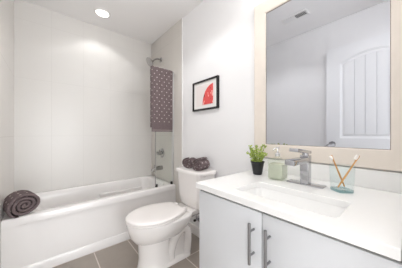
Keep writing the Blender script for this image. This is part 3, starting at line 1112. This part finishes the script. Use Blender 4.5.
# ------------------------------------------------------------------ picture
AY0, AY1, AZ0, AZ1 = 1.200, 1.586, 1.345, 1.652
pi = thing('framed_picture', 'black framed print of a red fan shape hanging above the toilet', 'picture', (XW, 1.393, AZ0))
bm = bmesh.new()
rings = []
fw = 0.016
for g, x in ((0, XW - 0.001), (0, XW - 0.024), (0.002, XW - 0.026), (fw, XW - 0.026), (fw, XW - 0.010)):
    rings.append([Vector((x, AY0 + g, AZ0 + g)), Vector((x, AY1 - g, AZ0 + g)), Vector((x, AY1 - g, AZ1 - g)), Vector((x, AY0 + g, AZ1 - g))])
loft(bm, rings, closed=True)
obj('frame', bm, M_BLACK, pi, smooth=25)
obj('mat_board', box_bm((XW - 0.012, AY0 + fw - 0.001, AZ0 + fw - 0.001), (XW - 0.006, AY1 - fw + 0.001, AZ1 - fw + 0.001)), M_MAT, pi, smooth=0)
def print_mat():
    """red ink broken by dark and pale brush marks"""
    m = mat('print_red', (224, 88, 86), 0.7)
    t = NT(m)
    tc = t.n('ShaderNodeTexCoord')
    mp = t.n('ShaderNodeMapping')
    mp.inputs['Rotation'].default_value = (R(40), 0, 0)
    mp.inputs['Scale'].default_value = (1, 1, 0.45)
    t.l(tc.outputs['Object'], mp.inputs['Vector'])
    prev = None
    for sc_, lo, c in ((34, 0.60, (118, 44, 50)), (52, 0.62, (246, 184, 178))):
        nz = t.n('ShaderNodeTexNoise')
        nz.inputs['Scale'].default_value = sc_
        nz.inputs['Detail'].default_value = 1
        t.l(mp.outputs['Vector'], nz.inputs['Vector'])
        mx = t.n('ShaderNodeMix', data_type='RGBA')
        if prev is None:
            mx.inputs['A'].default_value = (*lin((224, 88, 86)), 1)
        else:
            t.l(prev, mx.inputs['A'])
        mx.inputs['B'].default_value = (*lin(c), 1)
        t.l(t.math('GREATER_THAN', nz.outputs['Fac'], lo), mx.inputs['Factor'])
        prev = mx.outputs['Result']
    t.l(prev, t.b.inputs['Base Color'])
    return m


# the print: pale sheet, red quarter fan
obj('print_sheet', box_bm((XW - 0.0128, 1.250, 1.392), (XW - 0.0121, 1.530, 1.605)), mat('print_paper', (236, 228, 226), 0.8), pi, smooth=0)
bm = bmesh.new()
FO = (1.272, 1.400)
for j in range(12):
    f0, f1 = j / 12, (j + 1) / 12

    def fp(f, r, x=XW - 0.0134):
        a = PI / 2 * f
        return Vector((x, FO[0] + r * math.sin(a) * 0.80, FO[1] + r * math.cos(a)))
    r = 0.196
    bm.faces.new([bm.verts.new(p) for p in (fp(f0, 0.001), fp(f1, 0.001), fp(f1, r), fp(f0, r))])
bmesh.ops.remove_doubles(bm, verts=bm.verts[:], dist=0.0002)
bmesh.ops.solidify(bm, geom=bm.faces[:], thickness=0.0004)
obj('red_fan', bm, print_mat(), pi, smooth=0)


# ------------------------------------------------------------------ open entrance door against the left wall (seen in the mirror)
DX = -0.205                                    # face towards the room
DY0, DY1, DZ1 = -0.095, 0.722, 2.135
dr = bpy.data.objects.new('door_1', None)
dr.location = (DX, DY0, 0)
COL.objects.link(dr)
dr['kind'] = 'structure'
tag(dr, 'white arch-panel plank door standing open, seen in the mirror', 'door')
PY0, PY1, PZ0, SPR, PEAK = 0.040, 0.587, 1.050, 1.930, 2.020
lz0, lz1 = 0.24, 0.90
bm = bmesh.new()
pc = (PY0 + PY1) / 2
hw = (PY1 - PY0) / 2
sag = PEAK - SPR
rad = (hw * hw + sag * sag) / (2 * sag)


def arch(y, o=0.0):
    return (PEAK - rad) + math.sqrt(max(0, (rad - o) ** 2 - (y - pc) ** 2))


NA = 16


def outline(o, top_arch=True, z0_=PZ0, z1_=SPR):
    y0, y1 = PY0 + o, PY1 - o
    pts = [(y0, z0_ + o), (y1, z0_ + o)]
    for k in range(NA + 1):
        y = y1 + (y0 - y1) * k / NA
        pts.append((y, arch(y, o) if top_arch else z1_ - o))
    return pts


SLAB = DX - 0.010
add_box(bm, (DX - 0.035, DY0, 0.012), (SLAB - 0.004, DY1, DZ1))
# stiles and rails
for ya, yb, za, zb_ in ((DY0, PY0, 0.012, DZ1), (PY1, DY1, 0.012, DZ1), (PY0, PY1, 0.012, lz0), (PY0, PY1, lz1, PZ0)):
    add_box(bm, (SLAB - 0.004, ya, za), (DX, yb, zb_))
for k in range(NA):
    ya, yb = PY0 + (PY1 - PY0) * k / NA, PY0 + (PY1 - PY0) * (k + 1) / NA
    q = [(ya, arch(ya)), (yb, arch(yb)), (yb, DZ1), (ya, DZ1)]
    loft(bm, [[Vector((SLAB - 0.004, y, z)) for y, z in q], [Vector((DX, y, z)) for y, z in q]])
for kw in (dict(), dict(top_arch=False, z0_=lz0, z1_=lz1)):
    o0 = [Vector((DX, y, z)) for y, z in outline(0, **kw)]
    o1 = [Vector((DX - 0.010, y, z)) for y, z in outline(0.022, **kw)]
    o2 = [Vector((DX - 0.010, y, z)) for y, z in outline(0.030, **kw)]
    o3 = [Vector((DX - 0.004, y, z)) for y, z in outline(0.046, **kw)]
    loft(bm, [o0, o1, o2, o3], cap0=False, cap1=False)
    # planks
    ya, yb = PY0 + 0.046, PY1 - 0.046
    npl = 5
    for k in range(npl):
        a0 = ya + (yb - ya) * k / npl + (0.0035 if k else 0)
        a1 = ya + (yb - ya) * (k + 1) / npl - (0.0035 if k < npl - 1 else 0)
        top = [(a1 + (a0 - a1) * j / 5) for j in range(6)]
        zb2 = (kw.get('z0_', PZ0)) + 0.046
        poly = [(a0, zb2), (a1, zb2)] + [(y, arch(y, 0.046) if not kw else lz1 - 0.046) for y in top]
        loft(bm, [[Vector((SLAB - 0.003, y, z)) for y, z in poly], [Vector((DX - 0.004, y, z)) for y, z in poly]])
d_slab = obj('door_slab', bm, M_DOOR, dr, smooth=0)
bm = bmesh.new()
lathe(bm, (DX, 0.66, 0.98), (1, 0, 0), [(0.001, 0), (0.032, 0), (0.030, 0.008), (0.011, 0.012), (0.011, 0.03), (0.024, 0.038), (0.027, 0.05), (0.018, 0.06), (0.001, 0.062)], 24)
obj('door_knob', bm, M_NICKEL, dr)

# ------------------------------------------------------------------ vanity light added out of frame to light the wall and counter
vl = thing('added_vanity_light', 'added unseen three-shade chrome vanity light on the wall above the mirror', 'light', (XW, 0.40, 2.22))
obj('back_plate', box_bm((XW - 0.022, 0.12, 2.20), (XW - 0.001, 0.68, 2.28), 0.004, 2), M_CHROME, vl)
M_SHADE = bpy.data.materials.new('opal_shade')
M_SHADE.use_nodes = True
b = M_SHADE.node_tree.nodes['Principled BSDF']
b.inputs['Base Color'].default_value = (0.95, 0.93, 0.9, 1)
b.inputs['Emission Color'].default_value = (1, 0.96, 0.9, 1)
b.inputs['Emission Strength'].default_value = 3.0
for y in (0.18, 0.40, 0.62):
    bm = bmesh.new()
    tube(bm, catmull([(XW - 0.02, y, 2.24), (XW - 0.07, y, 2.245), (XW - 0.10, y, 2.27)], 5), 0.008, 10)
    obj('arm', bm, M_CHROME, vl)
    bm = bmesh.new()
    lathe(bm, (XW - 0.10, y, 2.265), (0, 0, 1), [(0.001, 0), (0.024, 0.0), (0.045, 0.04), (0.058, 0.12), (0.054, 0.12), (0.040, 0.042), (0.02, 0.006), (0.001, 0.006)], 24)
    obj('shade', bm, M_SHADE, vl)
    lamp('added_vanity_bulb', 'POINT', (XW - 0.10, y, 2.225), VANITY_W, WARM, shadow_soft_size=0.03)

# unseen ceiling fixture added above the room's fill lamp
cl = thing('added_ceiling_light', 'added unseen round white ceiling light in the middle of the bathroom', 'light', (0.58, 0.15, ZC))
bm = bmesh.new()
lathe(bm, (0.58, 0.15, ZC), (0, 0, -1), [(0.001, 0), (0.10, 0), (0.10, 0.02), (0.02, 0.03), (0.001, 0.03)], 32)
tube(bm, [(0.58, 0.15, ZC - 0.02), (0.58, 0.15, ZC - 0.06)], 0.012, 12)
obj('ceiling_rose', bm, M_TRIM, cl)
